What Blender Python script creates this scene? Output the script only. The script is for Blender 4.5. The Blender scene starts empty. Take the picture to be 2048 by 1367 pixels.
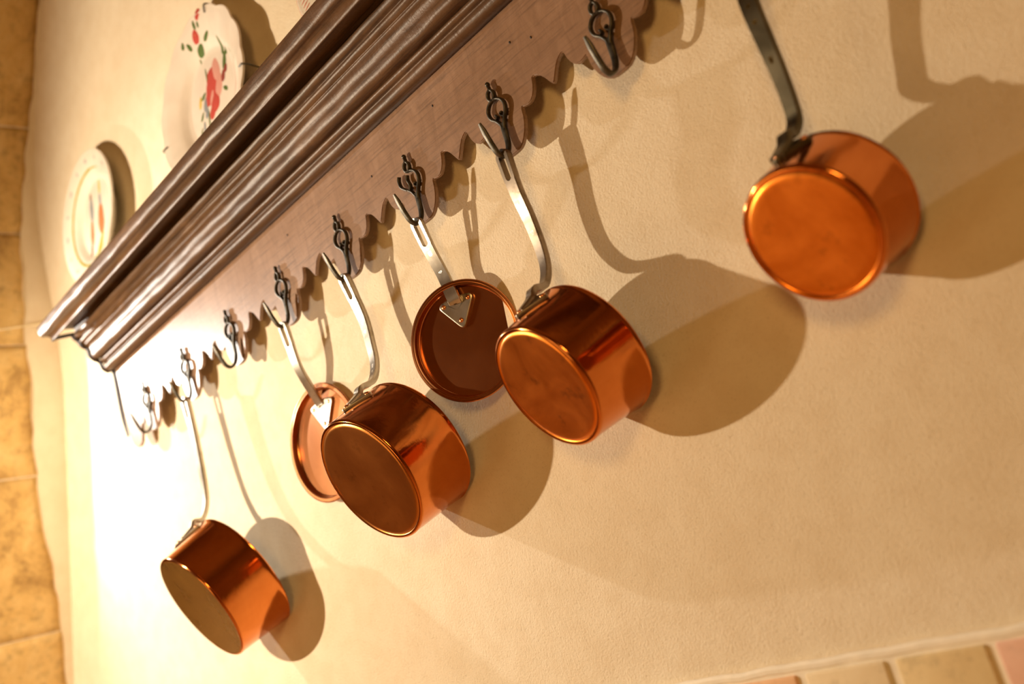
import bpy, bmesh, math, random
from mathutils import Vector, Matrix, noise
random.seed(7)
C = bpy.context.scene.collection
PI = math.pi
V = Vector

# ------------------------------------------------------------------ camera
W_, H_, FPX = 2048, 1367, 2000.0
cam_d = bpy.data.cameras.new('camera'); cam = bpy.data.objects.new('camera', cam_d); C.objects.link(cam)
# rows: image-right, image-down, forward (world axes)
RX = V((0.63954689, 0.71443151, -0.28384395))
RD = V((-0.36334814, -0.04446152, -0.93059191))
RF = V((-0.67746432, 0.69829133, 0.23115213))
CAM = V((1.50788, -0.70713, -0.47830))
M = Matrix((RX, -RD, -RF)).transposed().to_4x4()
M.translation = CAM
cam.matrix_world = M
cam_d.sensor_width = 36.0; cam_d.lens = 36.0 * FPX / W_
cam_d.clip_start = 0.02
cam_d.dof.use_dof = True; cam_d.dof.focus_distance = 1.06; cam_d.dof.aperture_fstop = 3.2
bpy.context.scene.camera = cam

# ------------------------------------------------------------------ world, lamps, exposure
sc = bpy.context.scene
world = bpy.data.worlds.new('room_air'); sc.world = world; world.use_nodes = True
world.node_tree.nodes['Background'].inputs[0].default_value = (1.0, 0.72, 0.42, 1)
world.node_tree.nodes['Background'].inputs[1].default_value = 0.015
sc.view_settings.view_transform = 'Standard'; sc.view_settings.look = 'None'
sc.view_settings.gamma = 1.0; sc.view_settings.exposure = 0.0
sc.view_settings.use_curve_mapping = False
WARM = (1.0, 0.74, 0.44)

def spot(name, loc, target, watt, size, blend, radius, col):
    l = bpy.data.lights.new(name, 'SPOT'); l.energy = watt; l.color = col
    l.spot_size = math.radians(size); l.spot_blend = blend; l.shadow_soft_size = radius
    o = bpy.data.objects.new(name, l); C.objects.link(o); o.location = loc
    o.rotation_euler = (V(target) - V(loc)).to_track_quat('-Z', 'Y').to_euler()
    return o
def area(name, loc, target, watt, sx, sy, col):
    l = bpy.data.lights.new(name, 'AREA'); l.energy = watt; l.color = col
    l.shape = 'RECTANGLE'; l.size = sx; l.size_y = sy
    o = bpy.data.objects.new(name, l); C.objects.link(o); o.location = loc
    o.rotation_euler = (V(target) - V(loc)).to_track_quat('-Z', 'Y').to_euler()
    return o
KEY = V((-0.13, -0.86, -0.07))
spot('hood_lamp', KEY, KEY + V((.62, .64, -.36)), 64, 166, .35, .010, (1.0, .80, .57))
spot('side_lamp', (-.54, -.31, .180), (.15, 0, -.20), 34, 110, .8, .010, (1.0, .91, .80))
area('room_lamp', (2.0, -1.9, .15), (.6, 0, -.1), 13, .42, .42, (1.0, .55, .17))
spot('floor_fill', (-1.5, -1.6, 1.40), (-1.3, -1.4, -1.6), 210, 66, .5, .20, (1.0, .56, .18))  # added light on the unseen floor, for the copper bases to reflect
area('left_fill', (-.25, -1.35, -.75), (.0, 0, -.35), 3.0, .5, .5, (1.0, .66, .30))  # added soft fill that lifts the shadows at the left, not a fixture

# ------------------------------------------------------------------ node helpers
def mat(name):
    m = bpy.data.materials.new(name); m.use_nodes = True
    nt = m.node_tree; b = nt.nodes['Principled BSDF']
    return m, nt, b
def nd(nt, t, **kw):
    n = nt.nodes.new(t)
    for k, v in kw.items(): setattr(n, k, v)
    return n
def coords(nt, scale=(1, 1, 1), obj=True):
    tc = nd(nt, 'ShaderNodeTexCoord'); mp = nd(nt, 'ShaderNodeMapping')
    mp.inputs['Scale'].default_value = scale
    nt.links.new(tc.outputs['Object'], mp.inputs[0]); return mp.outputs[0]
def noise_tex(nt, vec, scale, detail=6, rough=.6, dist=0.0):
    n = nd(nt, 'ShaderNodeTexNoise'); n.inputs['Scale'].default_value = scale
    n.inputs['Detail'].default_value = detail; n.inputs['Roughness'].default_value = rough
    n.inputs['Distortion'].default_value = dist
    nt.links.new(vec, n.inputs['Vector']); return n.outputs['Fac']
def ramp(nt, fac, stops):
    r = nd(nt, 'ShaderNodeValToRGB'); e = r.color_ramp.elements
    while len(e) < len(stops): e.new(.5)
    for x, (p, c) in zip(e, stops):
        x.position = p; x.color = (*c, 1) if len(c) == 3 else c
    nt.links.new(fac, r.inputs[0]); return r.outputs[0]
def mixc(nt, fac, a, b, mode='MIX'):
    n = nd(nt, 'ShaderNodeMix', data_type='RGBA', blend_type=mode)
    if isinstance(fac, float): n.inputs[0].default_value = fac
    else: nt.links.new(fac, n.inputs[0])
    for s, x in ((6, a), (7, b)):
        if isinstance(x, tuple): n.inputs[s].default_value = (*x, 1)
        else: nt.links.new(x, n.inputs[s])
    return n.outputs[2]
def bump(nt, b, h, strength, dist):
    n = nd(nt, 'ShaderNodeBump'); n.inputs['Strength'].default_value = strength; n.inputs['Distance'].default_value = dist
    nt.links.new(h, n.inputs['Height']); nt.links.new(n.outputs[0], b.inputs['Normal']); return n
def madd(nt, a, b, op='ADD'):
    n = nd(nt, 'ShaderNodeMath', operation=op)
    for i, x in enumerate((a, b)):
        if isinstance(x, (int, float)): n.inputs[i].default_value = x
        else: nt.links.new(x, n.inputs[i])
    return n.outputs[0]

def plaster(name, c1, c2, c3, grain=1.0):
    m, nt, b = mat(name); v = coords(nt)
    big = noise_tex(nt, v, 3.0, 5, .6); fine = noise_tex(nt, v, 420, 4, .7); mid = noise_tex(nt, v, 28, 6, .65)
    col = ramp(nt, big, [(.3, c1), (.7, c2)])
    col = mixc(nt, ramp(nt, mid, [(.42, (0, 0, 0)), (.62, (.35, .35, .35))]), col, c3)
    col = mixc(nt, ramp(nt, fine, [(.30, (.28, .28, .28)), (.42, (0, 0, 0))]), col, tuple(x * .55 for x in c3))
    nt.links.new(col, b.inputs['Base Color']); b.inputs['Roughness'].default_value = .92
    b.inputs['Specular IOR Level'].default_value = .15
    h = madd(nt, madd(nt, fine, .55, 'MULTIPLY'), madd(nt, mid, .45, 'MULTIPLY'))
    bump(nt, b, h, .7 * grain, .0028); return m
M_wall = plaster('cream_plaster', (.80, .70, .53), (.84, .76, .60), (.72, .60, .42))
M_room = plaster('ochre_plaster', (.30, .17, .07), (.36, .21, .09), (.22, .13, .05))
def stone_mat(name, c1, c2, c3):
    m, nt, b = mat(name); v = coords(nt)
    n1 = noise_tex(nt, v, 9, 9, .72, .4); n2 = noise_tex(nt, v, 40, 8, .75)
    col = ramp(nt, n1, [(.3, c3), (.48, c1), (.72, c2)])
    col = mixc(nt, ramp(nt, n2, [(.3, (.6, .6, .6)), (.5, (0, 0, 0))]), col, tuple(x * .5 for x in c3))
    nt.links.new(col, b.inputs['Base Color']); b.inputs['Roughness'].default_value = .9
    bump(nt, b, madd(nt, n1, n2), .8, .008); return m
M_stone = stone_mat('yellow_limestone', (.68, .45, .16), (.82, .61, .28), (.32, .18, .05))
M_mortar = stone_mat('lime_mortar', (.62, .46, .24), (.72, .58, .36), (.40, .28, .14))

def wood_mat(name, dark, mid, light, rough, contrast=1.0, axis='x', spec=.5, bumpd=.0006):
    m, nt, b = mat(name)
    tc = nd(nt, 'ShaderNodeTexCoord')
    mp = nd(nt, 'ShaderNodeMapping'); mp.inputs['Scale'].default_value = (4.0, 13, 13) if axis == 'x' else (30, 12, 9)
    nt.links.new(tc.outputs['Object'], mp.inputs[0])
    n1 = noise_tex(nt, mp.outputs[0], 2.0, 8, .62, 1.2)
    mp2 = nd(nt, 'ShaderNodeMapping'); mp2.inputs['Scale'].default_value = (20, 420, 420)
    nt.links.new(tc.outputs['Object'], mp2.inputs[0])
    n2 = noise_tex(nt, mp2.outputs[0], 1.0, 4, .6)
    n3 = noise_tex(nt, tc.outputs['Object'], 7, 6, .6)
    n4 = noise_tex(nt, tc.outputs['Object'], 260, 3, .6)
    col = ramp(nt, n1, [(.28, dark), (.5, mid), (.74, light)])
    col = mixc(nt, ramp(nt, n2, [(.30, (.7, .7, .7)), (.5, (0, 0, 0))]), col, tuple(x * .55 for x in dark))
    col = mixc(nt, ramp(nt, n3, [(.40, (.45, .45, .45)), (.62, (0, 0, 0))]), col, dark)
    nt.links.new(col, b.inputs['Base Color'])
    r = nd(nt, 'ShaderNodeMapRange'); nt.links.new(n3, r.inputs[0])
    r.inputs[3].default_value = rough - .06; r.inputs[4].default_value = rough + .1
    nt.links.new(r.outputs[0], b.inputs['Roughness']); b.inputs['Specular IOR Level'].default_value = spec
    mp3 = nd(nt, 'ShaderNodeMapping'); mp3.inputs['Scale'].default_value = (300, 45, 45)
    nt.links.new(tc.outputs['Object'], mp3.inputs[0]); n5 = noise_tex(nt, mp3.outputs[0], 1.0, 5, .65, .6)
    h = madd(nt, madd(nt, n2, .35, 'MULTIPLY'), madd(nt, madd(nt, n4, .6, 'MULTIPLY'), madd(nt, madd(nt, n5, .5, 'MULTIPLY'), madd(nt, n1, .25, 'MULTIPLY'))))
    bump(nt, b, h, .55 * contrast, bumpd); return m
M_board = wood_mat('waxed_board_wood', (.22, .128, .076), (.29, .172, .105), (.35, .215, .138), .36, .9, bumpd=.0003, spec=.8, axis='f')
M_mould = wood_mat('waxed_moulding_wood', (.060, .029, .012), (.115, .058, .025), (.185, .100, .046), .42, 1.4, spec=.55, bumpd=.0006)
M_trim = wood_mat('dark_end_wood', (.010, .005, .003), (.018, .008, .004), (.03, .014, .008), .6, .6, spec=.2)

def metal(name, c1, c2, r1, r2, scale=14, bumpd=.0004, met=1.0, dirt=None):
    m, nt, b = mat(name); v = coords(nt)
    n1 = noise_tex(nt, v, scale, 7, .62, .5); n2 = noise_tex(nt, v, 140, 4, .6)
    col = ramp(nt, n1, [(.36, c1), (.66, c2)])
    if dirt: col = mixc(nt, ramp(nt, noise_tex(nt, v, scale * 2.3, 6, .7), [(.56, (0, 0, 0)), (.72, (.85, .85, .85))]), col, dirt)
    nt.links.new(col, b.inputs['Base Color']); b.inputs['Metallic'].default_value = met
    r = nd(nt, 'ShaderNodeMapRange'); nt.links.new(n1, r.inputs[0])
    r.inputs[3].default_value = r1; r.inputs[4].default_value = r2
    nt.links.new(r.outputs[0], b.inputs['Roughness'])
    bump(nt, b, madd(nt, madd(nt, n1, .7, 'MULTIPLY'), madd(nt, n2, .25, 'MULTIPLY')), .35, bumpd); return m
M_copper = metal('polished_copper', (.60, .185, .040), (.74, .255, .066), .07, .16, 9, .0007)
M_base = metal('burnished_copper_base', (.66, .185, .020), (.88, .29, .045), .24, .38, 16, .0004, dirt=(.30, .085, .012))
M_base_dark = metal('olive_tarnished_base', (.40, .24, .05), (.52, .33, .09), .22, .34, 10, .0004, dirt=(.22, .12, .02))
M_base_brown = metal('brown_tarnished_base', (.42, .15, .03), (.56, .22, .05), .24, .36, 10, .0004, dirt=(.26, .09, .015))
M_lid = metal('dull_copper_lid', (.50, .19, .070), (.62, .26, .105), .20, .28, 8, .0001)
M_rivet = metal('copper_rivet', (.80, .30, .12), (.9, .4, .18), .22, .35, 60, .0003)
M_tin = metal('tinned_lining', (.55, .52, .47), (.7, .68, .62), .3, .42, 12, .0004)
M_iron = metal('forged_black_iron', (.045, .040, .030), (.125, .112, .085), .32, .48, 60, .0010, .75)
M_handle = metal('tinned_iron_handle', (.44, .40, .33), (.62, .57, .49), .26, .40, 18, .0005, dirt=(.34, .29, .21))
M_hdark = metal('worn_iron_handle', (.24, .19, .14), (.40, .33, .26), .30, .44, 20, .0005, dirt=(.13, .10, .065))
M_hblack = metal('dark_iron_handle', (.09, .075, .045), (.16, .135, .085), .34, .5, 20, .0005)
def glaze(name, c, rough=.12, mott=None):
    m, nt, b = mat(name); v = coords(nt)
    n = noise_tex(nt, v, 30, 5, .6)
    col = ramp(nt, n, [(.35, tuple(x * .93 for x in c)), (.65, c)])
    nt.links.new(col, b.inputs['Base Color']); b.inputs['Roughness'].default_value = rough
    b.inputs['Coat Weight'].default_value = .3; b.inputs['Coat Roughness'].default_value = .05
    bump(nt, b, n, .1, .001); return m
M_china = glaze('ivory_glaze', (.80, .75, .64)); M_china2 = glaze('pinkish_glaze', (.78, .70, .60))
P_rose = glaze('rose_paint', (.52, .085, .07), .2); P_pink = glaze('pink_paint', (.68, .34, .28), .2)
P_green = glaze('green_paint', (.10, .16, .05), .2); P_olive = glaze('olive_paint', (.42, .38, .05), .2)
P_blue = glaze('grey_blue_paint', (.27, .29, .31), .2); P_orange = glaze('orange_paint', (.62, .21, .09), .2)
P_yellow = glaze('yellow_paint', (.70, .50, .10), .2); P_plum = glaze('plum_paint', (.28, .07, .06), .2)
P_brown = glaze('brown_paint', (.20, .07, .03), .25); P_red = glaze('red_paint', (.72, .10, .04), .2)
P_grey = glaze('pale_grey_paint', (.50, .48, .46), .2)
def plain(name, c, rough=.8):
    m, nt, b = mat(name); v = coords(nt); n = noise_tex(nt, v, 50, 5, .6)
    nt.links.new(ramp(nt, n, [(.3, tuple(x * .85 for x in c)), (.7, c)]), b.inputs['Base Color'])
    b.inputs['Roughness'].default_value = rough; bump(nt, b, n, .4, .001); return m
M_tiles = [stone_mat('tile_cream', (.80, .68, .46), (.84, .73, .52), (.74, .60, .38)), stone_mat('tile_peach', (.84, .54, .32), (.86, .62, .40), (.78, .48, .28)),
           stone_mat('tile_sand', (.74, .60, .34), (.80, .67, .42), (.68, .52, .28)), stone_mat('tile_pink', (.74, .46, .34), (.78, .54, .42), (.66, .40, .28))]
for t in M_tiles:
    for n in t.node_tree.nodes:
        if n.type == 'BUMP': n.inputs['Distance'].default_value = .0015; n.inputs['Strength'].default_value = .4
M_grout = plain('white_grout', (.92, .86, .72), .9)
M_floor = plain('ochre_floor', (.55, .34, .15), .6)
M_ceil = plain('ceiling_paint', (.36, .25, .13), .9)
M_nail = plain('black_nail', (.012, .008, .006), .6)
M_wire = plain('pale_wire', (.85, .75, .5), .5)

# ------------------------------------------------------------------ mesh helpers
def link(name, me, m, parent=None, smooth=True, label=None):
    o = bpy.data.objects.new(name, me); C.objects.link(o)
    if m: me.materials.append(m)
    if smooth:
        for p in me.polygons: p.use_smooth = True
    if parent: o.parent = parent
    if label: o['label'] = label
    return o
def mesh(name, vs, fs):
    me = bpy.data.meshes.new(name); me.from_pydata([tuple(v) for v in vs], [], fs); me.validate(); me.update(); return me
def fixn(me):
    bm = bmesh.new(); bm.from_mesh(me); bmesh.ops.recalc_face_normals(bm, faces=bm.faces); bm.to_mesh(me); bm.free(); return me
def sharp(me, deg=35):
    bm = bmesh.new(); bm.from_mesh(me)
    for e in bm.edges:
        if len(e.link_faces) == 2 and e.calc_face_angle(0) > math.radians(deg): e.smooth = False
    bm.to_mesh(me); bm.free(); return me
def tag(o, label=None, cat=None, group=None, kind=None):
    for k, v in (('label', label), ('category', cat), ('group', group), ('kind', kind)):
        if v: o[k] = v
    return o
def empty(name, loc, label, cat, group=None):
    o = bpy.data.objects.new(name, None); C.objects.link(o); o.location = loc; o.empty_display_size = .02
    return tag(o, label, cat, group)
def box_mesh(lo, hi, bev=0.0, seg=2):
    bm = bmesh.new(); bmesh.ops.create_cube(bm, size=1)
    for v in bm.verts:
        v.co = V([lo[i] + (v.co[i] + .5) * (hi[i] - lo[i]) for i in range(3)])
    if bev: bmesh.ops.bevel(bm, geom=bm.edges[:], offset=bev, segments=seg, affect='EDGES', profile=.6)
    me = bpy.data.meshes.new('box'); bm.to_mesh(me); bm.free(); return me
def catmull(P, n):
    P = [V(p) for p in P]; Q = [2 * P[0] - P[1]] + P + [2 * P[-1] - P[-2]]; out = []
    for i in range(1, len(Q) - 2):
        for k in range(n):
            t = k / n; a, b, c, d = Q[i - 1], Q[i], Q[i + 1], Q[i + 2]
            out.append(.5 * ((2 * b) + (c - a) * t + (2 * a - 5 * b + 4 * c - d) * t * t + (3 * b - a - 3 * c + d) * t ** 3))
    out.append(P[-1]); return out
def sweep(path, wfun, tfun, side, close=False, cap=True, nsec=10, power=3.0):
    """bar swept along path; side = lateral direction, section is a superellipse w x t"""
    n = len(path); vs, fs = [], []
    for i, p in enumerate(path):
        a = path[(i - 1) % n] if (close or i > 0) else path[0]; b = path[(i + 1) % n] if (close or i < n - 1) else path[-1]
        t = (b - a).normalized(); s = side(i / (n - 1)) if callable(side) else V(side)
        s = (s - s.dot(t) * t).normalized(); u = t.cross(s)
        w, th = wfun(i / (n - 1)) / 2, tfun(i / (n - 1)) / 2
        for k in range(nsec):
            q = 2 * PI * (k + .5) / nsec; c, d = math.cos(q), math.sin(q)
            vs.append(p + s * w * math.copysign(abs(c) ** (2 / power), c) + u * th * math.copysign(abs(d) ** (2 / power), d))
    m = n if close else n - 1
    for i in range(m):
        for k in range(nsec):
            a = i * nsec + k; b = i * nsec + (k + 1) % nsec; j = ((i + 1) % n) * nsec
            fs.append((a, b, j + (k + 1) % nsec, j + k))
    if cap and not close:
        fs.append(tuple(range(nsec))[::-1]); fs.append(tuple((n - 1) * nsec + k for k in range(nsec)))
    return vs, fs
def join(parts):
    vs, fs = [], []
    for v, f in parts:
        o = len(vs); vs += v; fs += [tuple(i + o for i in q) for q in f]
    return vs, fs
def ball(c, r, nu=12, nv=8):
    vs, fs = [], []; c = V(c); r = V((r, r, r)) if isinstance(r, (int, float)) else V(r)
    for j in range(nv + 1):
        for i in range(nu):
            a = PI * j / nv; b = 2 * PI * i / nu
            vs.append(c + V((r.x * math.sin(a) * math.cos(b), r.y * math.sin(a) * math.sin(b), r.z * math.cos(a))))
    for j in range(nv):
        for i in range(nu): fs.append((j * nu + i, (j + 1) * nu + i, (j + 1) * nu + (i + 1) % nu, j * nu + (i + 1) % nu))
    return vs, fs
def lathe(prof, c, n, u, v, seg=96, rad=None):
    """prof = list of (r, h): radius and height along n from centre c"""
    vs, fs = [], []
    for r, h in prof:
        for i in range(seg):
            a = 2 * PI * i / seg; k = rad(a, r) if rad else 1.0
            vs.append(c + u * (r * k * math.cos(a)) + v * (r * k * math.sin(a)) + n * h)
    for j in range(len(prof) - 1):
        for i in range(seg): fs.append((j * seg + i, j * seg + (i + 1) % seg, (j + 1) * seg + (i + 1) % seg, (j + 1) * seg + i))
    return vs, fs
def make(name, parts, m, parent, origin, smooth=True, label=None, angle=35):
    vs, fs = parts; me = mesh(name, [V(p) - V(origin) for p in vs], fs); fixn(me)
    bm = bmesh.new(); bm.from_mesh(me); bmesh.ops.remove_doubles(bm, verts=bm.verts, dist=1e-6); bm.to_mesh(me); bm.free(); fixn(me)
    sharp(me, angle); return link(name, me, m, parent, smooth, label)

WY = .027      # face of the plastered wall

# ------------------------------------------------------------------ setting
def struct(name, lo, hi, m, bev=0):
    o = link(name, box_mesh(lo, hi, bev), m, None, False); o['kind'] = 'structure'; return o
struct('wall_back', (-2.8, WY, -1.6), (3.2, WY + .25, 1.5), M_wall)
struct('floor', (-2.8, -3.0, -1.7), (3.2, WY, -1.6), M_floor)
struct('ceiling', (-2.8, -3.0, 1.5), (3.2, WY + .25, 1.6), M_ceil)
struct('wall_front', (-2.8, -3.15, -1.6), (3.2, -3.0, 1.5), M_room)
struct('wall_right', (3.2, -3.15, -1.6), (3.35, WY + .25, 1.5), M_room)
struct('wall_far_left', (-2.95, -3.15, -1.6), (-2.8, WY + .25, 1.5), M_room)

# the side wall / arch at the left: a leaning return with a plastered strip, then rough stone blocks
AC = [(1.5, .30), (1.10, .02), (.85, -.16), (.74, -.25), (.63, -.33), (.50, -.375), (.40, -.385), (.28, -.385), (.1665, -.395), (-.066, -.492), (-.404, -.637), (-.58, -.70), (-1.0, -.76), (-1.6, -.80)]
YB = [(1.5, .026), (.855, .024), (.742, .022), (.662, .018), (.591, .010), (.474, -.007), (.315, -.027), (.214, -.033), (.032, -.035), (-.104, -.024), (-.198, -.004), (-.338, .010), (-.401, .014), (-.7, .020), (-1.6, .022)]
def lerp_tab(tab, z):
    for (z0, a), (z1, b) in zip(tab, tab[1:]):
        if z0 >= z >= z1: return a + (b - a) * (z0 - z) / (z0 - z1)
    return tab[0][1] if z > tab[0][0] else tab[-1][1]
def ax(z): return sum(lerp_tab(AC, z + d) for d in (-.05, -.025, 0, .025, .05)) / 5
YF = -.135
NZ = 130; vs, fs = [], []
ring = lambda z: [V((ax(z) - .002, WY + .01, z)), V((ax(z), WY - .0005, z)), V((ax(z) - .0005, .0, z)), V((ax(z) - .001, YF * .5, z)), V((ax(z) - .001, YF + .004, z)), V((ax(z) - .5, YF + .004, z)), V((ax(z) - .5, WY + .01, z))]
for i in range(NZ + 1): vs += ring(1.5 - 3.1 * i / NZ)
for i in range(NZ):
    for k in range(7):
        a = i * 7 + k; b = i * 7 + (k + 1) % 7; fs.append((a, b, b + 7, a + 7))
fs.append(tuple(range(7))); fs.append(tuple(NZ * 7 + k for k in range(7)))
wl = link('wall_left', sharp(fixn(mesh('wall_left', vs, fs)), 40), M_wall, None, True); wl['kind'] = 'structure'
cuts = [1.49, 1.28, 1.07, .86, .655, .455, .225, -.014, -.30, -.53, -.79, -1.05, -1.32, -1.595]
for ci in range(len(cuts) - 1):
    zt, zb = cuts[ci] - .0012, cuts[ci + 1] + .0012
    for k in range(2):
        N, Mm = 18, 26; vs, fs = [], []
        for j in range(N + 1):
            for i in range(Mm + 1):
                z = zt + (zb - zt) * j / N
                yb = lerp_tab(YB, z) + .007 * noise.noise(V((ci * 2.7, z * 26, 3)))
                if k == 0:
                    tot = (yb - YF) + .12 + .08 * (ci % 2); s_ = tot * i / Mm
                    s_edge = min(s_, tot - s_)
                else:
                    tot = .34 - .08 * (ci % 2); s_ = tot * i / Mm; s_edge = min(s_, tot - s_)
                edge = min(s_edge, abs(z - zt), abs(z - zb))
                d = .0025 * min(1, edge / .008) ** .5 if edge > 0 else 0
                q = s_ + (5 if k else 0)
                d += .0045 * (noise.fractal(V((q * 14, z * 14, ci * 3.1)), .9, 2.1, 5) + .4) * min(1, edge / .02 + .05)
                d = max(d, 0) + .0004
                if k == 0:
                    L0 = yb - YF
                    if s_ < L0: p = V((ax(z) + d * (1 if s_ < L0 - .01 else .6), yb - s_, z))
                    else: p = V((ax(z) - (s_ - L0), YF - d * (1 if s_ > L0 + .01 else .6), z))
                else: p = V((ax(z) - .125 - .08 * (ci % 2) - s_, YF - d, z))
                vs.append(p)
        W1 = Mm + 1; nb = len(vs)
        for j in range(N):
            for i in range(Mm):
                a = j * W1 + i; fs.append((a, a + 1, a + W1 + 1, a + W1))
        rim = [i for i in range(W1)] + [j * W1 + Mm for j in range(1, N + 1)] + [N * W1 + i for i in range(Mm - 1, -1, -1)] + [j * W1 for j in range(N - 1, 0, -1)]
        for r in rim:
            p = vs[r]; vs.append(V((p.x - (.006 if p.y > YF + .001 else 0), max(p.y, YF) + (0 if p.y > YF + .001 else .006), p.z)))
        for q in range(len(rim)): fs.append((rim[q], rim[(q + 1) % len(rim)], nb + (q + 1) % len(rim), nb + q))
        link('stone', fixn(mesh('stone', vs, fs)), M_stone, wl, True)

# tiled band under the plaster
tb = struct('trim_1', (-.6, WY - .0092, -1.0), (3.15, WY, -.6015), M_grout, .0012)
ridge_v, ridge_f = sweep([V((-.6 + 3.75 * i / 240, WY - .0052 + .0012 * noise.noise(V((i * .9, 0, 1))), -.6035 + .0022 * noise.noise(V((i * .55, 4, 1))))) for i in range(241)],
                         lambda t: .0105, lambda t: .0085, (0, 1, 0), nsec=8, power=2)
rg = make('grout_ridge', (ridge_v, ridge_f), M_grout, tb, (0, 0, 0))
T0 = 1.168
tone = {0: 2, -1: 0, -2: 1, -3: 0, 1: 3, 2: 0}
for ix in range(-19, 14):
    for iz in range(5):
        x0 = T0 + .0795 * (ix - 1) + .0045; x1 = T0 + .0795 * ix - .0035
        z1 = -.6085 - .0795 * iz; z0 = z1 - .071
        j = [random.uniform(-.0012, .0012) for _ in range(4)]
        me = box_mesh((x0 + j[0], WY - .0120 + j[3] * .5, z0 + j[1]), (x1 + j[2], WY - .001, z1), .0022, 2)
        mt = M_tiles[tone.get(ix, random.choice([0, 0, 1, 2, 3])) if iz == 0 else random.choice([0, 0, 1, 2, 3])]
        link('tile', me, mt, tb, True)

# ------------------------------------------------------------------ the rail: scalloped board and cornice
XL, XR, SP = -.101, 1.301, .15
rail = empty('hanging_rail', (.6, WY, .07), 'dark waxed wooden wall rail with deep moulded cornice and scalloped lower board', 'wall rail')
RO = V(rail.location)
half = [(.0, -.0735), (.04, -.0733), (.075, -.0722), (.105, -.0695), (.13, -.0655), (.155, -.060), (.175, -.053), (.187, -.046), (.190, -.0385),
        (.196, -.0368), (.22, -.0378), (.25, -.0385), (.28, -.0378), (.308, -.0345), (.328, -.0300), (.342, -.0245), (.352, -.0180),
        (.366, -.0176), (.39, -.0190), (.415, -.0215), (.44, -.0258), (.465, -.0315), (.485, -.0362), (.5, -.0385)]
bot = []
for k in range(9):
    for a, z in reversed(half[1:]): bot.append(((k - a) * SP, z))
    for a, z in half[:-1] if k < 8 else half: bot.append(((k + a) * SP, z))
bot = [(x, z) for x, z in bot if -.032 <= x <= 1.232]
lend = [(XL, .02), (XL + .001, -.02), (XL + .003, -.045), (XL + .007, -.063), (XL + .013, -.0735), (XL + .024, -.0815), (XL + .036, -.083), (XL + .046, -.078), (XL + .052, -.066), (XL + .0555, -.052), (XL + .060, -.050), (XL + .066, -.0515)]
rend = [(1.2 - (x - 0), z) for x, z in reversed(lend)]
outline = [(XL, .066)] + lend + bot + rend + [(XR, .066)]
bm = bmesh.new(); vsb = [bm.verts.new((x - RO.x, 0.0 - RO.y, z - RO.z)) for x, z in outline]
f = bm.faces.new(vsb)
r = bmesh.ops.extrude_face_region(bm, geom=[f]); mv = [g for g in r['geom'] if isinstance(g, bmesh.types.BMVert)]
bmesh.ops.translate(bm, verts=mv, vec=(0, .0045, 0))
bmesh.ops.recalc_face_normals(bm, faces=bm.faces)
ed = [e for e in bm.edges if all(abs(v.co.y + RO.y) < 1e-5 for v in e.verts)]
bmesh.ops.bevel(bm, geom=ed, offset=.0009, segments=2, affect='EDGES')
me = bpy.data.meshes.new('board'); bm.to_mesh(me); bm.free()
link('scalloped_board', me, M_board, rail, False)

make('batten', join([(lambda me: ([v.co.copy() for v in me.vertices], [tuple(p.vertices) for p in me.polygons]))(box_mesh((XL + .01, .0043, .012), (XR - .01, .0268, .064)))]), M_mould, rail, RO, False)
def extrude_profile(name, prof, m, x0, x1, wob=.0006, step=.006, label=None):
    fr = [V((0, y, z)) for y, z in prof[1:-1]]
    prof = [prof[0]] + [(p.y, p.z) for p in catmull(fr, 4)] + [prof[-1]]
    n = int((x1 - x0) / step); vs, fs = [], []; K = len(prof)
    for i in range(n + 1):
        x = x0 + (x1 - x0) * i / n
        for j, (y, z) in enumerate(prof):
            w1 = wob * noise.noise(V((x * 11, y * 60, z * 60))); w2 = wob * 1.6 * noise.noise(V((x * 28, y * 90 + 5, z * 90)))
            inner = y > -.001
            vs.append(V((x, y + (0 if inner else w1 + w2), z + (0 if inner else w2 * .8))))
    for i in range(n):
        for j in range(K):
            a = i * K + j; b = i * K + (j + 1) % K; fs.append((a, b, b + K, a + K))
    fs.append(tuple(range(K))); fs.append(tuple(n * K + k for k in range(K))[::-1])
    return make(name, (vs, fs), m, rail, RO, True, label, 42)
bead = [(.0265, .0655), (-.002, .0655), (-.008, .0640), (-.0135, .0650), (-.0170, .0680), (-.0180, .0715), (-.0165, .0750), (-.0148, .0765), (-.0150, .0785), (-.0185, .0795), (-.0210, .0815), (-.0215, .0840), (-.0195, .0862), (-.0185, .0875), (.0265, .0875)]
ogee = [(.0265, .0876), (-.0200, .0876), (-.0285, .0872), (-.0340, .0905), (-.0358, .0965), (-.0358, .1025), (-.0385, .1085), (-.0438, .1125), (-.0440, .1155), (-.0462, .1165), (-.0490, .1185), (-.0500, .1210), (-.0486, .1232), (-.0486, .1250), (-.0530, .1260), (-.0562, .1285), (-.0575, .1320), (-.0560, .1350), (-.0540, .1365), (-.0540, .1440), (.0265, .1440)]
lip = [(.0265, .1441), (-.0860, .1441), (-.0872, .1300), (-.0892, .1258), (-.0915, .1250), (-.0930, .1275), (-.0965, .1305), (-.1010, .1318), (-.1060, .1312), (-.1090, .1318), (-.1112, .1350), (-.1122, .1400), (-.1122, .1480), (-.1100, .1510), (-.1050, .1520), (.0265, .1520)]
extrude_profile('bead_moulding', bead, M_mould, XL - .003, XR + .003, .0003)
extrude_profile('cove_moulding', ogee, M_mould, XL - .004, XR + .004, .0005)
extrude_profile('shelf_lip', lip, M_mould, XL - .005, XR + .005, .0005)
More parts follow.
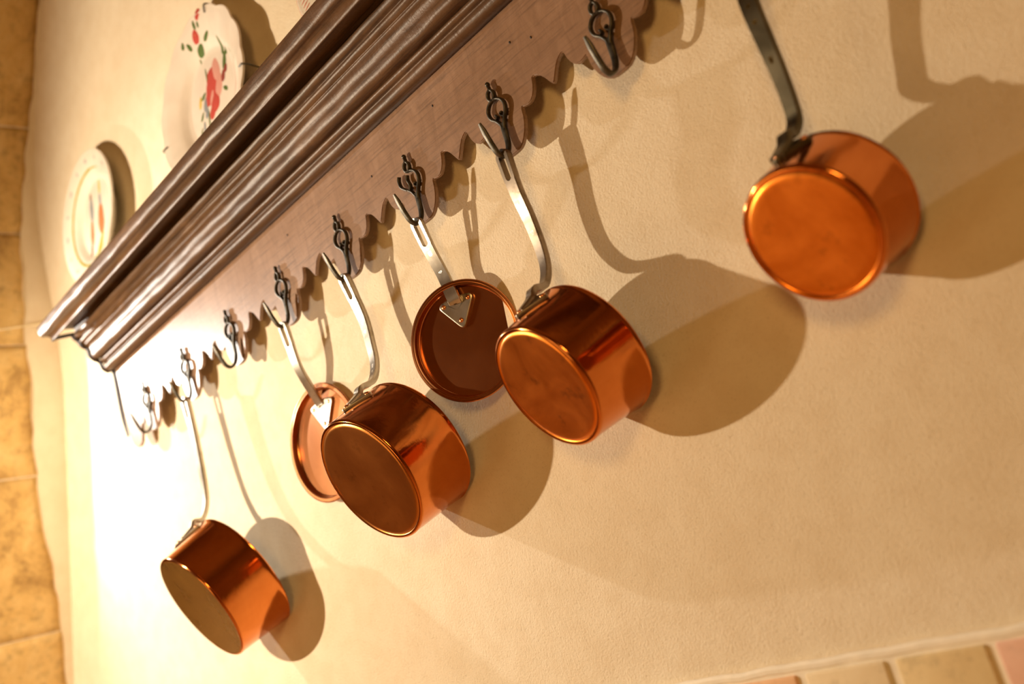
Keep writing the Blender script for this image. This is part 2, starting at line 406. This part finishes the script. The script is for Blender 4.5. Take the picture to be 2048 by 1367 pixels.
# dark end strips that follow the profile
def end_trim(x, s):
    path = [(-.0895, .1255), (-.0870, .1290), (-.0560, .1345), (-.0570, .1300), (-.0500, .1225), (-.0455, .1135), (-.0375, .1075), (-.0360, .0960), (-.0300, .0880), (-.0215, .0830), (-.0180, .0715), (-.0100, .0648), (-.0012, .0640), (-.0012, .02), (-.0012, -.02), (-.0012, -.055)]
    sx = [0, 0, 0, 0, 0, 0, 0, 0, 0, 0, 0, 0, 0, 0, .0005, .006]
    pts = catmull([V((x - s * .0035 + s * sx[i], y, z)) for i, (y, z) in enumerate(path)], 4)
    return make('end_trim', sweep(pts, lambda t: .0105, lambda t: .005 * (1 if t < .93 else max(.15, (1 - t) / .07)), (1, 0, 0), nsec=8, power=4), M_trim, rail, RO, True, 'near-black end edge')
end_trim(XL - .002, 1); end_trim(XR + .002, -1)
for x, z, y in ((.811, .035, 0), (.682, .018, 0), (.4885, .0355, 0), (.940, .030, 0), (.967, .018, 0), (.4891, .0971, -.0352)):
    make('nail', ball((x, y - .0002, z), (.0011, .0008, .0015), 8, 6), M_nail, rail, RO)

# ------------------------------------------------------------------ iron hooks
def build_hook(kind):
    P = lambda pts, n=5, y=-.0040: catmull([V((x, y, z)) for x, z in pts], n)
    fl = lambda w: (lambda t: w)
    q = []
    side = (0, 1, 0)
    th, dp = .0026, .0050
    q.append(ball((-.0012, -.004, .0066), (.0022, .0028, .0027)))
    q.append(sweep(P([(-.0012, .0052), (-.0008, .0018), (-.0010, -.0010)]), fl(dp), fl(.0022), side))
    # small upper eye
    e = [V((-.0012 + .0040 * math.sin(a), -.004, -.0062 + .0058 * math.cos(a))) for a in [2 * PI * i / 20 for i in range(20)]]
    q.append(sweep(e, fl(dp), fl(th), side, close=True))
    # open heart
    if kind == 'open':
        q.append(sweep(P([(-.0165, -.0100), (-.0182, -.0150), (-.0170, -.0225), (-.0110, -.0290), (-.0040, -.0350), (.0005, -.0430)]), fl(dp), lambda t: .0026, side))
        q.append(sweep(P([(-.0040, -.0150), (-.0052, -.0200), (-.0035, -.0270), (-.0045, -.0320), (-.0065, -.0330)]), fl(dp), fl(th), side))
    else:
        q.append(sweep(P([(-.0008, -.0120), (-.0065, -.0140), (-.0103, -.0195), (-.0104, -.0250), (-.0080, -.0300), (-.0035, -.0345), (.0000, -.0400), (.0012, -.0450)]), fl(dp), lambda t: th + .0006 * t, side))
        q.append(sweep(P([(-.0050, -.0330), (-.0022, -.0325), (-.0012, -.0300), (-.0026, -.0282)]), fl(dp), fl(.0014), side)); q.append(ball((-.0026, -.004, -.0285), (.0014, .0022, .0014), 8, 6))
    q.append(sweep(P([(-.0008, -.0120), (.0050, -.0135), (.0098, -.0180), (.0114, -.0240), (.0100, -.0305), (.0065, -.0365), (.0040, -.0420), (.0030, -.0460)]), fl(dp), lambda t: th + .0006 * t, side))
    q.append(sweep(P([(.0072, -.0345), (.0046, -.0330), (.0032, -.0305), (.0046, -.0285)]), fl(dp), fl(.0014), side)); q.append(ball((.0046, -.004, -.0288), (.0014, .0022, .0014), 8, 6))
    scroll = join(q); scroll = ([V((v.x * 1.12, v.y, v.z)) for v in scroll[0]], scroll[1])
    arm = catmull([V(p) for p in ((.0020, -.0040, -.0400), (.0022, -.0044, -.0520), (.0020, -.0052, -.0640), (.0012, -.0090, -.0735), (.0004, -.0155, -.0775), (0, -.0220, -.0740), (0, -.0265, -.0655), (0, -.0298, -.0570), (0, -.0325, -.0490), (0, -.0348, -.0428))], 6)
    armm = sweep(arm, lambda t: .0078 - .0012 * min(1, t / .5) - .0030 * max(0, t - .85) / .15, lambda t: .0040 - .0022 * max(0, t - .80) / .2, (1, 0, 0), nsec=12, power=2.6)
    return scroll, armm
desc = ['bare black iron hook nearest the left end of the rail', 'iron hook holding the far left saucepan with the olive-brown base', 'empty iron hook between the far left saucepan and the narrow lid',
        'iron hook holding the bright narrow-looking lid', 'iron hook holding the saucepan beside the bright lid', 'iron hook with a broken open scroll holding the dark round lid',
        'iron hook holding the dark red saucepan in the middle right', 'bare black iron hook at the top edge on the lobe before the right saucepan', 'iron hook holding the bright orange saucepan at the right']
meshes = {}
for kind in ('closed', 'open'):
    s, a = build_hook(kind)
    meshes[kind] = [fixn(mesh('scroll', *s)), fixn(mesh('arm', *a))]
    for m_ in meshes[kind]:
        sharp(m_, 50); m_.materials.append(M_iron)
        for p in m_.polygons: p.use_smooth = True
for k in range(9):
    h = empty('pot_hook', (k * SP, 0, 0), desc[k], 'hook', 'scrolled iron hooks along the rail')
    ms = meshes['open' if k == 5 else 'closed']
    for nm, m_ in zip(('scroll', 'arm'), ms):
        o = bpy.data.objects.new(nm, m_); C.objects.link(o); o.parent = h
    if k in (2,): h.rotation_euler = (0, 0, 0)

# ------------------------------------------------------------------ handle strap with a slot
def strap(path, w0, w1, t0, t1, side, slot=(.03, .20), tip=.012, n=90):
    """flat bar along path (list of V), widths w0..w1, hole between fractions slot, thickness t0..t1"""
    pts = path; L = [0.0]
    for a, b in zip(pts, pts[1:]): L.append(L[-1] + (b - a).length)
    tot = L[-1]
    def at(s):
        s = min(max(s, 0), tot)
        for i in range(len(L) - 1):
            if L[i + 1] >= s:
                f_ = (s - L[i]) / max(L[i + 1] - L[i], 1e-9); p = pts[i].lerp(pts[i + 1], f_)
                return p
        return pts[-1]
    def at2(s):
        d = .0035; return at(s), (at(min(s + d, tot)) - at(max(s - d, 0))).normalized()
    s0, s1 = slot[0], slot[1]            # metres
    ss = sorted(set([tip * .5 * (1 - math.cos(PI * i / 16)) for i in range(17)] + [s0 + (s1 - s0) * i / 16 for i in range(17)] +
                    [s0 + .003 * i / 6 for i in range(7)] + [s1 - .003 * i / 6 for i in range(7)] + [tot * i / n for i in range(n + 1)]))
    keep = [ss[0]]
    for a in ss[1:]:
        if a - keep[-1] > 3.5e-4: keep.append(a)
        elif min(abs(a - s0), abs(a - s1)) < 1e-7: keep[-1] = a
    ss = keep; rows = []
    vs, fs = [], []
    for s in ss:
        p, t = at2(s); sd = side(s / tot) if callable(side) else V(side); sd = (sd - sd.dot(t) * t).normalized(); u = t.cross(sd)
        w = (w0 + (w1 - w0) * min(1, s / (tot * .6))) / 2
        if s < tip: w *= math.sqrt(max(0, 1 - ((tip - s) / tip) ** 2)) * .98 + .02
        th = t0 + (t1 - t0) * s / tot
        hole = s0 < s < s1
        hi = w * .50
        d = min(s - s0, s1 - s)
        if hole and d < .004: hi *= math.sqrt(max(0, 1 - ((.004 - d) / .004) ** 2))
        if not hole: hi = 0.0 if True else hi
        hw = hi if hole else 0.0
        # two half sections, each a closed rounded loop of 8
        for sg in (-1, 1):
            a, b = hw, w
            c = (a + b) / 2; r = max((b - a) / 2, .0002); k = .32
            loop = [(-r, -th / 2), (-r * .4, -th / 2), (r * .80, -th / 2), (r, -th * .28), (r, th * .28), (r * .80, th / 2), (-r * .4, th / 2), (-r, th / 2)]
            for x, z in loop: vs.append(p + sd * sg * (c + x) + u * z)
        rows.append(hole)
    K = 8
    for i in range(len(ss) - 1):
        for g in range(2):
            b0 = i * 16 + g * 8; b1 = b0 + 16
            for k in range(K):
                fs.append((b0 + k, b0 + (k + 1) % K, b1 + (k + 1) % K, b1 + k))
    for g in range(2):
        fs.append(tuple(g * 8 + k for k in range(K))); fs.append(tuple((len(ss) - 1) * 16 + g * 8 + k for k in range(K)))
    return vs, fs

def tri_outline(w, l, rc, n=7):
    """rounded triangle, wide edge at s=0, point at s=l; returns list of (a, s)"""
    pts = [(-w / 2, l * .10), (0, l), (w / 2, l * .10), (0, -l * .04)]
    out = []
    m = len(pts)
    for i in range(m):
        p0, p1, p2 = V((*pts[i - 1], 0)), V((*pts[i], 0)), V((*pts[(i + 1) % m], 0))
        r = rc if i != 3 else rc * 2.2
        a = p1 + (p0 - p1).normalized() * r; b = p1 + (p2 - p1).normalized() * r
        for k in range(n + 1):
            t = k / n; q = a * (1 - t) ** 2 + p1 * 2 * t * (1 - t) + b * t * t; out.append((q.x, q.y))
    return out
def plate_mesh(w, l, rc, th, place):
    """place(a, s, h) -> world point"""
    o = tri_outline(w, l, rc); N = len(o); cx, cs = 0, l * .40; vs, fs = [], []
    rings = [(1.0, 0.0), (1.0, th * .6), (.975, th * .9), (.93, th), (.86, th), (.6, th * .93), (.3, th * .93), (.02, th * .93)]
    for k, h in rings:
        for a, s in o: vs.append(place(cx + (a - cx) * k, cs + (s - cs) * k, h))
    for j in range(len(rings) - 1):
        for i in range(N): fs.append((j * N + i, j * N + (i + 1) % N, (j + 1) * N + (i + 1) % N, (j + 1) * N + i))
    fs.append(tuple((len(rings) - 1) * N + i for i in range(N)))
    return vs, fs
def rivet_mesh(p, n, r, h):
    n = n.normalized(); u = n.orthogonal().normalized(); v = n.cross(u)
    return lathe([(0.00001, h), (r * .35, h * .95), (r * .7, h * .7), (r * .93, h * .35), (r, 0), (r, -h * .5)], p, n, u, v, 14)

# ------------------------------------------------------------------ saucepans
def saucepan(c, n, r, L, rr, hook_x, path, label, hmat, base_ring, bmat, dents=0.0, twist=0.0, pw=.044, pl=.040, SB=.053, hw=.0175):
    c, n = V(c), V(n).normalized(); up = V((0, 0, 1)); u = (up - n * up.dot(n)).normalized(); v = n.cross(u)
    root = empty('saucepan', c - n * L, label, 'saucepan', 'copper saucepans hanging on the rail'); org = V(root.location)
    rad = lambda a, q: 1 + (dents * noise.noise(V((math.cos(a) * 2, math.sin(a) * 2, q * 30))) if dents else 0)
    # outer wall, from under the rim to the bottom edge
    prof = [(rr - .0012, -L + .0002), (rr + .0006, -L + .0004), (rr + .0009, -L + .0016), (rr + .0002, -L + .003)]
    m = 26
    for i in range(1, m + 1):
        t = i / m; prof.append((rr + (r - rr) * t ** .9, -L + .003 + (L - .0062) * t))
    prof += [(r + .0004, -.0028), (r + .0001, -.0016), (r - .0009, -.0005), (r - .0022, 0.0), (r - .0036, -.0003)]
    body = lathe(prof, c, n, u, v, 128, rad)
    inner = [(rr - .0012, -L + .0002)] + [(rr - .0020 + (r - rr) * (i / 12), -L + .001 + (L - .006) * i / 12) for i in range(13)] + [(r - .006, -.0032), (r * .5, -.0028), (.0003, -.0028)]
    make('body', body, M_copper, root, org)
    make('lining', lathe(inner, c, n, u, v, 96, rad), M_tin, root, org, label='grey tinned inside')
    if base_ring:
        bp_ = [(r - .0036, -.0003), (r - .0042, -.0010), (r - .0048, -.0013), (r - .0054, -.0010), (r - .0064, -.0004), (r - .0085, -.0003)]
    else:
        bp_ = [(r - .0036, -.0003), (r - .006, -.0004), (r - .009, -.0004)]
    for i in range(1, 13): bp_.append((max((r - .009) * (1 - i / 12), .0002), -.0004 - .0009 * (1 - (1 - i / 12) ** 2)))
    make('base', lathe(bp_, c, n, u, v, 128, rad), bmat, root, org, label='burnished flat base')
    # riveted mount on the top of the side wall
    def place(a, s, h):       # s runs from the neck towards the base
        ax = -SB + s; R_ = r + (rr - r) * min(1, max(0, -ax / L)) ** 1.0
        th = a / R_ + twist; d = u * math.cos(th) + v * math.sin(th)
        return c + n * ax + d * (R_ + .0002 + h)
    mt = make('mount', plate_mesh(pw, pl, .006, .0036, place), hmat, root, org, label='riveted triangular mount')
    for a, s in ((-pw * .33, pl * .17), (pw * .33, pl * .17), (0, pl * .74)):
        p = place(a, s, .0034); nn = (place(a, s, .01) - p)
        make('rivet', rivet_mesh(p, nn, .0031, .0019), M_rivet, mt, org)
    neck = [place(0, .001, .0095), place(0, .008, .0050), place(0, .018, .0030), place(0, .026, .0020)]
    pts = [V(p) for p in path] + neck
    pts = catmull(pts, 12)
    sd = lambda t: (V((1, 0, 0)) * (1 - t) + (-v) * t)
    make('handle', strap(pts, hw, hw * .66, .0078, .0062, sd, slot=(.0045, .034), tip=.0085), hmat, root, org, angle=50)
    return root
saucepan((0.18183, -0.07538, -0.38009), (-0.15092, -0.88331, -0.44382), 0.08268, 0.07878, 0.08987, 0.150,
         [(0.15, -0.0155, -0.07), (0.1531, -0.015, -0.1153), (0.1576, -0.0171, -0.1706), (0.1629, -0.0215, -0.2132), (0.1688, -0.0287, -0.2398), (0.1751, -0.0424, -0.2597)],
         'copper saucepan hanging lowest at the far left, with a dull olive-brown base', M_handle, False, M_base_dark, .004, 0.1, pw=0.050, pl=0.047, SB=0.070)
saucepan((0.62378, -0.07038, -0.32427), (-0.09393, -0.90943, -0.40512), 0.07453, 0.07650, 0.07865, 0.600,
         [(0.6, -0.0155, -0.07), (0.6024, -0.0106, -0.0984), (0.6059, -0.0066, -0.132), (0.61, -0.0094, -0.1651), (0.6145, -0.0149, -0.1914), (0.6194, -0.0288, -0.2118)],
         'copper saucepan just right of the bright narrow lid, brown base with a bead ring', M_handle, True, M_base_brown, .004, -0.06, pw=0.044, pl=0.038, SB=0.056)
saucepan((0.90599, -0.06272, -0.31838), (-0.26103, -0.87268, -0.41267), 0.06273, 0.06561, 0.06870, 0.900,
         [(0.9, -0.0155, -0.07), (0.9009, -0.0136, -0.1146), (0.9022, -0.0091, -0.1477), (0.9038, -0.0082, -0.1806), (0.9055, -0.0128, -0.2025), (0.9074, -0.0254, -0.2199)],
         'dark red copper saucepan in front of the dark round lid, with a stained orange base', M_hdark, True, M_base, .004, -0.08, pw=0.044, pl=0.035, SB=0.051)
saucepan((1.18615, -0.04858, -0.30208), (-0.16099, -0.8831, -0.44071), 0.05428, 0.05420, 0.05775, 1.200,
         [(1.2, -0.019, -0.07), (1.2, -0.0314, -0.1091), (1.1989, -0.0279, -0.1433), (1.1973, -0.0226, -0.1721), (1.1954, -0.0199, -0.1966), (1.1932, -0.02, -0.2104), (1.191, -0.0298, -0.2218)],
         'bright orange copper saucepan at the right with a dark iron handle', M_hblack, True, M_base, .004, -0.05, pw=0.042, pl=0.032, SB=0.045)

# ------------------------------------------------------------------ lids
def lid(c, n, R, path, label, m_, hmat, org_z=0):
    c, n = V(c), V(n).normalized(); up = V((0, 0, 1)); u = (up - n * up.dot(n)).normalized(); v = n.cross(u)
    root = empty('copper_cover', c, label, 'lid', 'copper lids hanging on the rail'); org = V(root.location)
    k = R
    prof = [(.0003, -.0090), (k * .80, -.0090), (k * .86, -.0092), (k * .865, -.0115), (k * .893, -.0115), (k * .90, -.005), (k - .001, -.0035), (k, -.0022), (k, -.0012), (k - .0008, -.0002),
            (k - .003, .0001), (k * .945, -.0003), (k * .920, .0000), (k * .910, -.0006), (k * .905, -.0026), (k * .900, -.0066), (k * .885, -.0078), (k * .6, -.0076), (k * .3, -.0074), (.0003, -.0074)]
    rim = prof[:17]; disc = prof[16:]
    make('rim', lathe(rim, c, n, u, v, 128), m_, root, org)
    make('disc', lathe(disc, c, n, u, v, 96), m_, root, org)
    w, l = .056 * R / .077 * 1.0, .046 * R / .077
    s0 = .054 * R / .077 + (.001 if R > .07 else .004)
    def place(a, s, h): return c + u * (s0 - s) + v * (-a + LO) + n * (-.0076 + h)
    LO = -.008 * R / .077 if R > .07 else -.002
    LO = MO[label[:6]] if label[:6] in MO else LO
    mt = make('mount', plate_mesh(w, l, .0085, .0040, place), hmat, root, org, label='riveted triangular mount')
    for a, s in ((-w * .32, l * .18), (w * .32, l * .18), (0, l * .70)):
        make('rivet', rivet_mesh(place(a, s, .0031), n, .0030, .0018), M_rivet, mt, org)
    neck = [place(0, .001, .0065), place(0, .008, .0035)]
    pts = catmull([V(p) for p in path] + neck, 12)
    make('handle', strap(pts, .019, .0150, .0052, .0044, lambda t: V((1, 0, 0)) * (1 - t) + (-v) * t, slot=(.0045, .034), tip=.0085), hmat, root, org, angle=50)
MO = {}
lid((0.43188, 0.01281, -0.23167), (0.03259, -0.99873, 0.03833), 0.07731, [(0.44999999999999996, -0.0155, -0.0705), (0.44999999999999996, -0.012, -0.1), (0.44799999999999995, -0.006, -0.135)],
    'bright narrow-looking copper lid half hidden behind the second saucepan from the left', M_lid, M_handle)
lid((0.75369, 0.00122, -0.21579), (0.37508, -0.92547, -0.05302), 0.06606, [(0.75, -0.0155, -0.0705), (0.75, -0.008, -0.105), (0.751, 0.001, -0.14)],
    'dark brown round copper lid left of the dark red saucepan', M_lid, M_handle)

# ------------------------------------------------------------------ painted plates above the shelf
def lens_dec(root, org, surf, cx, cz, a, b, rot, m_, name, lift=.0005):
    """small brushed dab that lies on the glaze: half lengths a (along rot) and b"""
    N = 18; vs = [surf(cx, cz, lift * 1.6)]; fs = []
    for j, k in ((1, .6), (2, 1.0)):
        for i in range(N):
            q = 2 * PI * i / N; x, z = a * k * math.cos(q), b * k * math.sin(q) * (1 - .18 * math.cos(q))
            x *= 1 + .10 * noise.noise(V((i * .8, a * 900, cx * 80))); z *= 1 + .14 * noise.noise(V((i * .7, b * 700, cz * 80)))
            X, Z = x * math.cos(rot) - z * math.sin(rot), x * math.sin(rot) + z * math.cos(rot)
            vs.append(surf(cx + X, cz + Z, lift if j == 1 else .00005))
    for i in range(N):
        fs.append((0, 1 + i, 1 + (i + 1) % N)); fs.append((1 + i, 1 + N + i, 1 + N + (i + 1) % N, 1 + (i + 1) % N))
    return make(name, (vs, fs), m_, root, org)
def plate(c, R, tilt, label, m_, lobes, lobe_amp, group='painted plates over the shelf', depth=.019, foot=None):
    c = V(c); n = V((0, -math.cos(tilt), math.sin(tilt))); u = V((0, math.sin(tilt), math.cos(tilt))); v = n.cross(u)   # v ~ -x or +x
    root = empty('painted_plate', c, label, 'plate', group); org = V(c)
    h = lambda r: (-.001 if r > R * .97 else (-.0010 - .010 * ((R * .97 - r) / (R * .30)) ** 1.3 if r > R * .67 else (-.011 - (depth - .011) * min(1, (R * .67 - r) / (R * .10)) if r > R * .3 else -depth)))
    rad = (lambda a, r: 1 + lobe_amp * (abs(math.cos(a * lobes / 2)) - .6) * min(1, max(0, (r / R - .6) / .4)) ** 1.5) if lobes else None
    front = [(max(R * k, .0002), h(R * k)) for k in (0, .1, .2, .3, .4, .5, .56, .58, .60, .62, .64, .66, .68, .72, .76, .8, .84, .88, .92, .95, .97)] + [(R * .985, -.0002), (R * .995, -.0004), (R, -.0018)]
    back = [(R * .995, -.0036), (R * .90, -.0060), (R * .8, -.0095), (R * .70, -.0142), (R * .62, -.0195), (R * .60, -depth - .0035), (R * .58, -depth - .0075), (R * .55, -depth - .0075), (R * .54, -depth - .0035), (.0002, -depth - .0035)]
    make('dish', lathe(front + back, c, n, u, v, 144, rad), m_, root, org)
    def surf(X, Z, lift):
        r = math.hypot(X, Z); return c + V((X, 0, 0)) + u * Z + n * (h(r) + lift)
    return root, org, surf, n, u, v, rad
def clip(root, org, surf, ang, R, n, wall_y=WY):
    X, Z = math.cos(ang), math.sin(ang)
    a = surf(X * (R - .010), Z * (R - .010), .0014); b = surf(X * (R + .0016), Z * (R + .0016), .0022); d = V((b.x + X * .002, -.0 + b.y + .010, b.z + Z * .002)); e = V((b.x - X * .006, wall_y - .001, b.z - Z * .006))
    make('hanger_clip', sweep(catmull([a, a.lerp(b, .5) + n * .0006, b, d, e], 5), lambda t: .0022, lambda t: .0022, (.3, .1, .9), nsec=8, power=2), M_iron, root, org)
# rim band helper
def rim_line(root, org, surf, R, m_, rad, name='painted_rim', w=.0016, r0=None, a0=0, a1=2 * PI, lift=.0004):
    r0 = r0 or R * .988; N = 120; vs, fs = [], []
    closed = a1 - a0 > 6.28
    for i in range(N + (0 if closed else 1)):
        a = a0 + (a1 - a0) * i / N; ww = w * (.75 + .5 * abs(noise.noise(V((i * .21, r0 * 50, 0)))))
        if not closed: ww *= min(1, .25 + 6 * min(i / N, 1 - i / N))
        # rad is defined on the lathe angle: cos along u (up), sin along v (v ~ -x)
        k = rad(math.atan2(-math.cos(a), math.sin(a)), r0) if rad else 1
        for s in (-1, 1):
            rr_ = (r0 + s * ww) * k; vs.append(surf(rr_ * math.cos(a), rr_ * math.sin(a), lift))
    M_ = len(vs) // 2
    for i in range(M_ if closed else M_ - 1): fs.append((2 * i, 2 * i + 1, 2 * ((i + 1) % M_) + 1, 2 * ((i + 1) % M_)))
    return make(name, (vs, fs), m_, root, org)

# left plate: olive ring and two small painted figures
R1 = .118
root, org, surf, n_, u_, v_, rd = plate((-.070, -.010, .341), R1, math.radians(5.5), 'round ivory plate with an olive ring and two painted folk figures, at the far left', M_china, 0, 0)
rim_line(root, org, surf, R1, P_grey, rd, w=.0007)
rim_line(root, org, surf, R1, P_olive, rd, 'olive_ring', .0022, r0=R1 * .735, a0=math.radians(55), a1=math.radians(300))
lens_dec(root, org, surf, -.020, .050, .0065, .0045, 1.5, P_brown, 'painted_head')
lens_dec(root, org, surf, -.020, .025, .024, .0085, 1.55, P_blue, 'painted_coat')
lens_dec(root, org, surf, -.026, -.018, .026, .0080, 1.45, P_orange, 'painted_skirt')
lens_dec(root, org, surf, .022, .050, .014, .0042, 1.5, P_yellow, 'painted_hat')
lens_dec(root, org, surf, .020, .026, .012, .0055, 1.6, P_blue, 'painted_bodice')
lens_dec(root, org, surf, .018, -.010, .029, .0135, 1.5, P_orange, 'painted_dress')
lens_dec(root, org, surf, .004, -.058, .030, .0080, .85, P_olive, 'painted_grass')
lens_dec(root, org, surf, -.034, -.048, .012, .0045, 1.4, P_brown, 'painted_boots')
for i in range(15):
    a = 2 * PI * i / 15 + .2
    lens_dec(root, org, surf, R1 * .87 * math.cos(a), R1 * .87 * math.sin(a), .0065 if i % 2 else .0035, .0036, a + 1.6, P_grey, 'rim_motif', .0002)
# middle plate: scalloped, flowers
R2 = .130
root, org, surf, n_, u_, v_, rd = plate((.377, -.010, .310), R2, math.radians(6), 'scalloped ivory plate painted with a large red rose and flower sprigs', M_china2, 14, .035)
rim_line(root, org, surf, R2, P_brown, rd, w=.0013)
for a in (1.18, 0.02 - .25, PI + .15, -PI / 2 - .2): clip(root, org, surf, a, R2 * (1.0), n_)
D = lambda x, z, a, b, r, m_, nm: lens_dec(root, org, surf, x, z, a, b, r, m_, nm)
for x, z, a, b, r, m_ in ((.010, .020, .026, .015, 1.2, P_rose), (.020, .030, .022, .010, 1.5, P_pink), (-.002, .010, .018, .009, 1.0, P_rose), (.024, .008, .018, .009, 1.3, P_pink), (.004, .036, .012, .007, .6, P_rose),
                          (.010, -.010, .016, .010, 1.4, P_rose), (.004, .004, .014, .005, .9, P_pink), (-.002, -.022, .010, .006, 1.2, P_rose)): D(x, z, a * 1.1, b * 1.35, r, m_, 'rose_petal')
for x, z, a, b, r in ((.050, .058, .015, .0038, 1.45), (.050, .033, .014, .0055, 1.3), (-.023, .099, .009, .0042, 2.0), (-.003, .082, .011, .0062, .5), (.006, .117, .0075, .0035, 1.6), (.025, .088, .010, .0040, .2),
                      (.043, -.009, .008, .0032, 2.4), (-.033, -.012, .008, .0034, .9), (-.014, -.028, .016, .0026, 1.5), (-.006, .042, .014, .0022, 1.7), (-.022, .016, .008, .004, .3), (-.036, .108, .006, .004, 1.2),
                      (-.040, -.034, .007, .0022, 1.1), (.058, .044, .007, .0026, 1.7), (.016, .112, .005, .003, 1.5), (-.016, .072, .004, .002, 1.4)): D(x, z, a, b, r, P_green, 'leaf')
for x, z, a, b, r, m_ in ((.000, .102, .0105, .0085, 1.4, P_rose), (.001, .103, .0045, .0030, 1.4, P_yellow), (.024, .124, .0090, .0082, 0, P_rose), (.041, .013, .0090, .0062, 1.2, P_plum), (.050, .020, .0070, .0052, 1.2, P_plum),
                          (-.020, .001, .0110, .0058, 1.3, P_blue), (-.018, -.013, .0095, .0050, 1.3, P_blue), (-.030, -.030, .0085, .0034, 1.5, P_blue), (-.034, .012, .0100, .0042, 1.3, P_yellow)): D(x, z, a, b, r, m_, 'blossom')
# right plate, only its red feathered edge shows beside the shelf lip
R3 = .165
root, org, surf, n_, u_, v_, rd = plate((.808, -.010, .320), R3, math.radians(4), 'large white plate with a red feathered edge, cut by the top of the picture', M_china, 16, .05)
rim_line(root, org, surf, R3, P_red, rd, w=.0022)
for i in range(150):
    a = 2 * PI * i / 150
    lens_dec(root, org, surf, R3 * .935 * math.cos(a), R3 * .935 * math.sin(a), .0060, .0006, a + .2, P_red, 'rim_feather', .0003) if abs(a - PI) < .9 else None
clip(root, org, surf, -PI / 2, R3, n_)

# thin pale wire pinned along the wall from the shelf end, with a straight rod on the side wall
wp = catmull([V(p) for p in ((-.100, .0240, .1600), (-.25, .0245, .215), (-.372, .0235, .262), (-.3745, .010, .262), (-.379, -.018, .2610), (-.381, -.070, .2550), (-.381, -.125, .248))], 10)
tag(make('hanging_wire', sweep(wp, lambda t: .0012 if t < .60 else .0030, lambda t: .0012 if t < .60 else .0030, (0, .3, 1), nsec=8, power=2), M_wire, None, (0, 0, 0)),
    'thin pale wire running along the wall from the left end of the shelf', 'wire')
